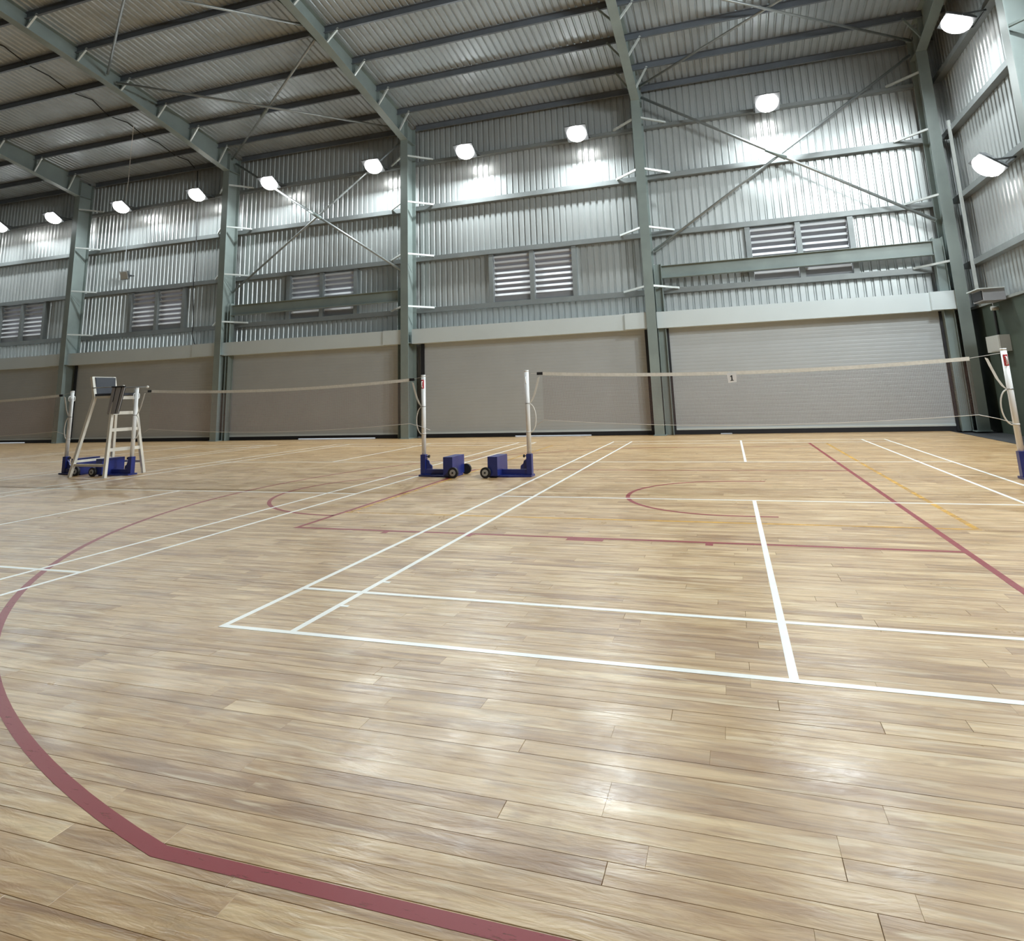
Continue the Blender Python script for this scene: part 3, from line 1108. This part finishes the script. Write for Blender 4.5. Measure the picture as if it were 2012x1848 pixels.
# ------------------------------------------------------------------ net posts
def make_post(label):
    """pole at the origin, counterweight towards -X"""
    t = empty('net_post', (0, 0, 0), label, 'net post', 'wheeled badminton net posts')
    pl = MB().tube((0, 0, 0.30), (0, 0, 1.60), 0.036, 14).build('pole', 'pole_white', t, True)
    MB().tube((0, 0, 1.60), (0, 0, 1.625), 0.037, 14).build('pole_cap', 'pole_white', pl, True)
    MB().tube((0, 0, 1.10), (0, 0, 1.115), 0.038, 14).build('pole_collar', 'hub_grey', pl, True)
    MB().box(-0.042, 0.042, -0.045, 0.045, 0.03, 0.335).build('socket', 'blue_paint', t)
    g = MB().prism([(-0.042, 0.11), (-0.15, 0.11), (-0.145, 0.16), (-0.105, 0.19), (-0.09, 0.235), (-0.05, 0.26), (-0.042, 0.26)], 'y', -0.012, 0.012)
    g.build('gusset', 'blue_paint', t)
    MB().prism([(0.05, -0.10), (-0.30, -0.16), (-0.62, -0.16), (-0.62, 0.16), (-0.30, 0.16), (0.05, 0.10)], 'z', 0.0, 0.028).build('base_plate', 'blue_paint', t)
    MB().box(-0.45, -0.042, -0.035, 0.035, 0.028, 0.105).build('base_beam', 'blue_paint', t)
    MB().box(-0.61, -0.45, -0.24, 0.24, 0.03, 0.315).build('counterweight', 'blue_paint', t)
    for s in (-1, 1):
        w = MB().tube((-0.635, s * 0.245, 0.082), (-0.635, s * 0.295, 0.082), 0.082, 20).build('wheel', 'black_rubber', t, True)
        MB().tube((-0.635, s * 0.2955, 0.082), (-0.635, s * 0.301, 0.082), 0.050, 16).build('hub', 'hub_grey', w, True)
        MB().tube((-0.635, s * 0.3015, 0.082), (-0.635, s * 0.308, 0.082), 0.015, 10).build('axle', 'black_rubber', w, True)
        hk = MB().path([(0, s * 0.030, 1.52), (0, s * 0.062, 1.512), (0, s * 0.068, 1.47), (0, s * 0.060, 1.425), (0, s * 0.030, 1.42)], 0.008, 6)
        hk.build('hook', 'pole_white', t, True)
    k = MB().tube((-0.042, 0, 0.305), (-0.085, 0, 0.305), 0.007, 8).build('knob_stem', 'black_rubber', t)
    MB().tube((-0.078, 0, 0.305), (-0.10, 0, 0.305), 0.024, 12).build('knob', 'black_rubber', k, True)
    return t


def straps(t, s, big):
    """white tie straps on the net side (+X in the post's own frame)"""
    mb = MB()
    mb.ribbon([(0.20, 0, 1.51), (0.17, 0, 1.40), (0.12, 0.0, 1.24), (0.07, 0, 1.14), (0.034, 0, 1.105)], (1, 0, 0.45), 0.040, 0.005, (0, 1, 0))
    mb.build('tie_strap', 'strap_white', t)
    lp = []
    for i in range(13):
        a = PI / 2 - PI * i / 12
        lp.append((0.03 + big * math.cos(a), 0.0, 0.88 + 0.22 * math.sin(a)))
    MB().path(lp, 0.009, 6).build('strap_loop', 'strap_white', t, True)
    MB().tube((0, 0, 0.655), (0, 0, 0.675), 0.039, 12).build('cord_band', 'cord_white', t, True)


post = make_post('white net post on blue wheeled base, left end of the near net')
straps(post, 1, 0.10)
proto = post
specs = [((-1.965, 6.62, 0), PI, 'white net post on blue wheeled base facing its twin, with red label', True, 0.05),
         ((-8.03, 6.45, 0), 0, 'white net post with blue base standing right of the umpire chair', False, 0.05),
         ((-9.82, 6.52, 0), PI, 'white net post with blue base standing left of the umpire chair', False, 0.09),
         ((6.285, 6.70, 0), PI, 'white net post with red label cut by the right edge', True, 0.09),
         ((-16.10, 6.55, 0), 0, 'white net post outside the left edge of view', False, 0.05)]
for loc, rz, lab, stick, big in specs:
    c = copy_tree(proto)
    c.location = loc
    c.rotation_euler = (0, 0, rz)
    c['label'] = lab
post.location = (-0.165, 6.65, 0)


def add_sticker_world(postobj):
    rz = postobj.rotation_euler.z
    n = 8
    vs, fs = [], []
    for i in range(n + 1):
        a = -PI / 2 - 0.75 + 1.5 * i / n + rz
        for z in (1.40, 1.545):
            vs.append((0.0375 * math.cos(a), 0.0375 * math.sin(a), z))
    for i in range(n):
        fs.append((2 * i, 2 * i + 2, 2 * i + 3, 2 * i + 1))
    me = MB().add(vs, fs).mesh('sticker', 'sticker_red')
    s = link_copy(me, 'sticker', postobj)
    s['label'] = 'red vertical label'
    st = MB()
    for z in (1.42, 1.445, 1.47, 1.495, 1.52):
        for da in (-0.32, 0.16):
            a = -PI / 2 + da + rz
            st.tube((0.0375 * math.cos(a), 0.0375 * math.sin(a), z - 0.007), (0.0375 * math.cos(a + 0.22), 0.0375 * math.sin(a + 0.22), z + 0.007), 0.0018, 5)
    link_copy(st.mesh('sticker_print', 'paper_white'), 'sticker_print', s)


for o in [q for q in COL.objects if q.name.startswith('net_post') and q.parent is None]:
    if 'red label' in o['label']:
        add_sticker_world(o)

# ------------------------------------------------------------------ nets
def make_net(xa, xb, y, zl, zm, zr, label, blackL=True, blackR=False, sagbot=0.0):
    t = empty('badminton_net', ((xa + xb) / 2, y, 0), label, 'net', 'badminton nets')
    n = 40

    def ztop(x):
        s = (x - xa) / (xb - xa)
        base = zl + (zr - zl) * s
        return base - 4 * s * (1 - s) * ((zl + zr) / 2 - zm)

    def zbot(x):
        s = (x - xa) / (xb - xa)
        return ztop(x) - 0.74 - 0.02 * math.sin(PI * s)
    # tape
    vs, fs = [], []
    for i in range(n + 1):
        x = xa + (xb - xa) * i / n
        wob = 0.002 * math.sin(i * 2.3) + 0.0015 * math.sin(i * 5.1)
        zt = ztop(x)
        vs += [(x, y - 0.006 + wob, zt), (x, y + 0.006 + wob, zt), (x, y + 0.005 + wob, zt - 0.05), (x, y - 0.005 + wob, zt - 0.05)]
    for i in range(n):
        for k in range(4):
            fs.append((i * 4 + k, i * 4 + (k + 1) % 4, (i + 1) * 4 + (k + 1) % 4, (i + 1) * 4 + k))
    fs += [(3, 2, 1, 0), tuple(n * 4 + k for k in range(4))]
    MB().add(vs, fs).build('top_tape', 'tape_white', t)
    # mesh strands
    mb = MB()
    th = 0.0012
    step = 0.02
    m = int((xb - xa) / step)
    for i in range(m + 1):
        x = xa + (xb - xa) * i / m
        mb.tube((x, y, zbot(x)), (x, y, ztop(x) - 0.05), th, 3, caps=False)
    rows = 35
    for j in range(rows + 1):
        f = j / rows
        pts = []
        for i in range(0, n + 1, 2):
            x = xa + (xb - xa) * i / n
            z0, z1 = zbot(x), ztop(x) - 0.05
            pts.append((x, y, z0 + (z1 - z0) * f))
        mb.path(pts, th, 3)
    o = mb.build('net_mesh', 'net_brown', t)
    o['kind'] = 'stuff'
    # bottom cord runs on past the mesh to the posts
    pts = [(xa - 0.12, y, zbot(xa) - 0.07)] + [(xa + (xb - xa) * i / 20, y, zbot(xa + (xb - xa) * i / 20)) for i in range(21)] + [(xb + 0.20, y, zbot(xb) - 0.05), (xb + 0.37, y, zbot(xb) - 0.11)]
    MB().path(pts, 0.0045, 5).build('bottom_cord', 'cord_white', t, True)
    pts = [(xa - 0.19, y, ztop(xa) - 0.015), (xa, y, ztop(xa) - 0.02)]
    MB().path(pts, 0.003, 5).build('top_cord', 'cord_white', t)
    pts = [(xb, y, ztop(xb) - 0.02), (xb + 0.36, y, ztop(xb) + 0.03)]
    MB().path(pts, 0.003, 5).build('top_cord', 'cord_white', t)
    if blackL:
        MB().box(xa - 0.09, xa + 0.005, y - 0.009, y + 0.009, ztop(xa) - 0.043, ztop(xa) + 0.001).build('tape_end', 'black_rubber', t)
    if blackR:
        MB().box(xb - 0.005, xb + 0.09, y - 0.009, y + 0.009, ztop(xb) - 0.043, ztop(xb) + 0.001).build('tape_end', 'black_rubber', t)
    return t, ztop


net1, zt1 = make_net(0.10, 5.88, 6.65, 1.585, 1.475, 1.535, 'near badminton net with white top tape and paper number')
net2, _ = make_net(-7.80, -2.20, 6.58, 1.575, 1.50, 1.575, 'badminton net stretching right from the umpire chair', True, True)
net3, _ = make_net(-15.85, -10.18, 6.53, 1.565, 1.50, 1.565, 'badminton net cut by the left edge beyond the umpire chair', True, True)

# paper number hanging from the near net
px = 2.93
pz = zt1(px) - 0.03
t = empty('number_sign', (px, 6.635, pz - 0.15), 'white paper sign with a black number 1 hanging from the near net', 'sign')
MB().prism([(px - 0.065, pz), (px + 0.065, pz + 0.003), (px + 0.06, pz - 0.125), (px - 0.055, pz - 0.135)], 'y', 6.632, 6.634).build('paper', 'paper_white', t)
c0 = pz - 0.065
MB().prism([(px - 0.008, c0 + 0.036), (px + 0.008, c0 + 0.036), (px + 0.008, c0 - 0.030), (px + 0.022, c0 - 0.032), (px + 0.022, c0 - 0.040), (px - 0.022, c0 - 0.040),
            (px - 0.022, c0 - 0.032), (px - 0.008, c0 - 0.030), (px - 0.008, c0 + 0.018), (px - 0.022, c0 + 0.013), (px - 0.022, c0 + 0.022)], 'y', 6.6305, 6.632).build('numeral', 'ink_black', t)

# ------------------------------------------------------------------ umpire chair
t = empty('umpire_chair', (-8.6, 6.4, 0), 'tall white umpire chair with dark padded seat beside the net', 'chair')
S = 0.054


def leg(p, q):
    return MB().bar(p, q, S, S, (1, 0, 0)).build('leg', 'chair_white', t)


FN0, FN1 = (-8.11, 5.97, 0), (-8.245, 6.14, 1.47)
FF0, FF1 = (-8.09, 6.79, 0), (-8.20, 6.56, 1.47)
RN0, RN1 = (-9.06, 6.03, 0), (-8.75, 6.16, 1.47)
RF0, RF1 = (-9.06, 6.91, 0), (-8.74, 6.62, 1.47)
leg(FN0, FN1)
leg(FF0, FF1)
leg(RN0, RN1)
leg(RF0, RF1)


def lerp(a, b, z):
    k = z / b[2]
    return (a[0] + (b[0] - a[0]) * k, a[1] + (b[1] - a[1]) * k, z)


for z in (0.49, 0.85, 1.16, 1.445):
    MB().bar(lerp(FN0, FN1, z), lerp(FF0, FF1, z), 0.035, 0.06).build('rung', 'chair_white', t)
MB().bar(lerp(RN0, RN1, 0.22), lerp(FN0, FN1, 0.22), 0.03, 0.045).build('side_rail', 'chair_white', t)
MB().bar(lerp(RF0, RF1, 0.22), lerp(FF0, FF1, 0.22), 0.03, 0.045).build('side_rail', 'chair_white', t)
MB().bar(lerp(RN0, RN1, 0.28), lerp(RF0, RF1, 0.28), 0.03, 0.045).build('rear_rail', 'chair_white', t)
MB().bar(RN1, FN1, 0.035, 0.04).build('seat_rail', 'chair_white', t)
MB().bar(RF1, FF1, 0.035, 0.04).build('seat_rail', 'chair_white', t)
MB().bar(RN1, RF1, 0.035, 0.04).build('seat_rail', 'chair_white', t)
MB().box(-8.76, -8.19, 6.15, 6.60, 1.49, 1.535).build('seat', 'vinyl_dark', t)
# back posts and pad
MB().bar((-8.75, 6.16, 1.46), (-8.83, 6.14, 1.86), S, S, (1, 0, 0)).build('back_post', 'chair_white', t)
MB().bar((-8.76, 6.62, 1.46), (-8.88, 6.64, 1.86), S, S, (1, 0, 0)).build('back_post', 'chair_white', t)
bk = MB()
bk.add([(-8.80, 6.185, 1.50), (-8.82, 6.605, 1.50), (-8.87, 6.62, 1.86), (-8.85, 6.175, 1.86),
        (-8.735, 6.185, 1.50), (-8.755, 6.605, 1.50), (-8.80, 6.62, 1.85), (-8.78, 6.175, 1.85)],
       [(0, 1, 2, 3), (4, 7, 6, 5), (0, 4, 5, 1), (1, 5, 6, 2), (2, 6, 7, 3), (3, 7, 4, 0)])
bk.build('backrest', 'vinyl_dark', t)
MB().bar((-8.83, 6.14, 1.862), (-8.88, 6.64, 1.862), 0.03, 0.012).build('back_rail', 'chair_white', t)
# front uprights and arm rests
MB().bar((-8.20, 6.56, 1.45), (-8.20, 6.55, 1.63), 0.03, 0.03, (1, 0, 0)).build('arm_post', 'chair_white', t)
for (a, b) in (((-8.80, 6.13, 1.65), (-8.04, 6.16, 1.655)), ((-8.86, 6.64, 1.65), (-7.93, 6.60, 1.64))):
    ar = MB().tube(a, b, 0.011, 8).build('arm_rest', 'hub_grey', t, True)
    kn = MB()
    for k in range(4):
        a0 = -PI / 2 + PI * k / 4
        a1 = -PI / 2 + PI * (k + 1) / 4
        kn.tube((b[0] + 0.026 * math.sin(a0), b[1], b[2]), (b[0] + 0.026 * math.sin(a1), b[1], b[2]), 0.026 * max(0.05, math.cos(a0)), 10, 0.026 * max(0.05, math.cos(a1)), caps=False)
    kn.build('arm_knob', 'chair_white', ar, True)
# hanging score board of three slats
bx = [(-8.255, -8.20), (-8.192, -8.075), (-8.067, -8.015)]
for a, b in ((0.0, 0.22), (0.33, 0.67), (0.79, 1.0)):
    tl = Vector((-8.25 + 0.31 * a, 6.10, 1.635))
    tr = Vector((-8.25 + 0.31 * b, 6.10, 1.635))
    bl = Vector((-8.305 + 0.27 * a, 6.075, 1.15))
    br = Vector((-8.305 + 0.27 * b, 6.075, 1.15))
    off = Vector((0, 0.014, 0))
    MB().add([tl, tr, br, bl, tl + off, tr + off, br + off, bl + off], [(0, 1, 2, 3), (4, 7, 6, 5), (0, 4, 5, 1), (1, 5, 6, 2), (2, 6, 7, 3), (3, 7, 4, 0)]).build('board_slat', 'board_grey', t)
tl, tr, bl, br = Vector((-8.252, 6.115, 1.64)), Vector((-7.938, 6.115, 1.64)), Vector((-8.307, 6.09, 1.145)), Vector((-8.033, 6.09, 1.145))
off = Vector((0, 0.012, 0))
MB().add([tl, tr, br, bl, tl + off, tr + off, br + off, bl + off], [(0, 1, 2, 3), (4, 7, 6, 5), (0, 4, 5, 1), (1, 5, 6, 2), (2, 6, 7, 3), (3, 7, 4, 0)]).build('board_backing', 'black_rubber', t)
MB().bar((-8.26, 6.105, 1.65), (-7.93, 6.105, 1.65), 0.03, 0.022).build('board_clamp', 'black_rubber', t)
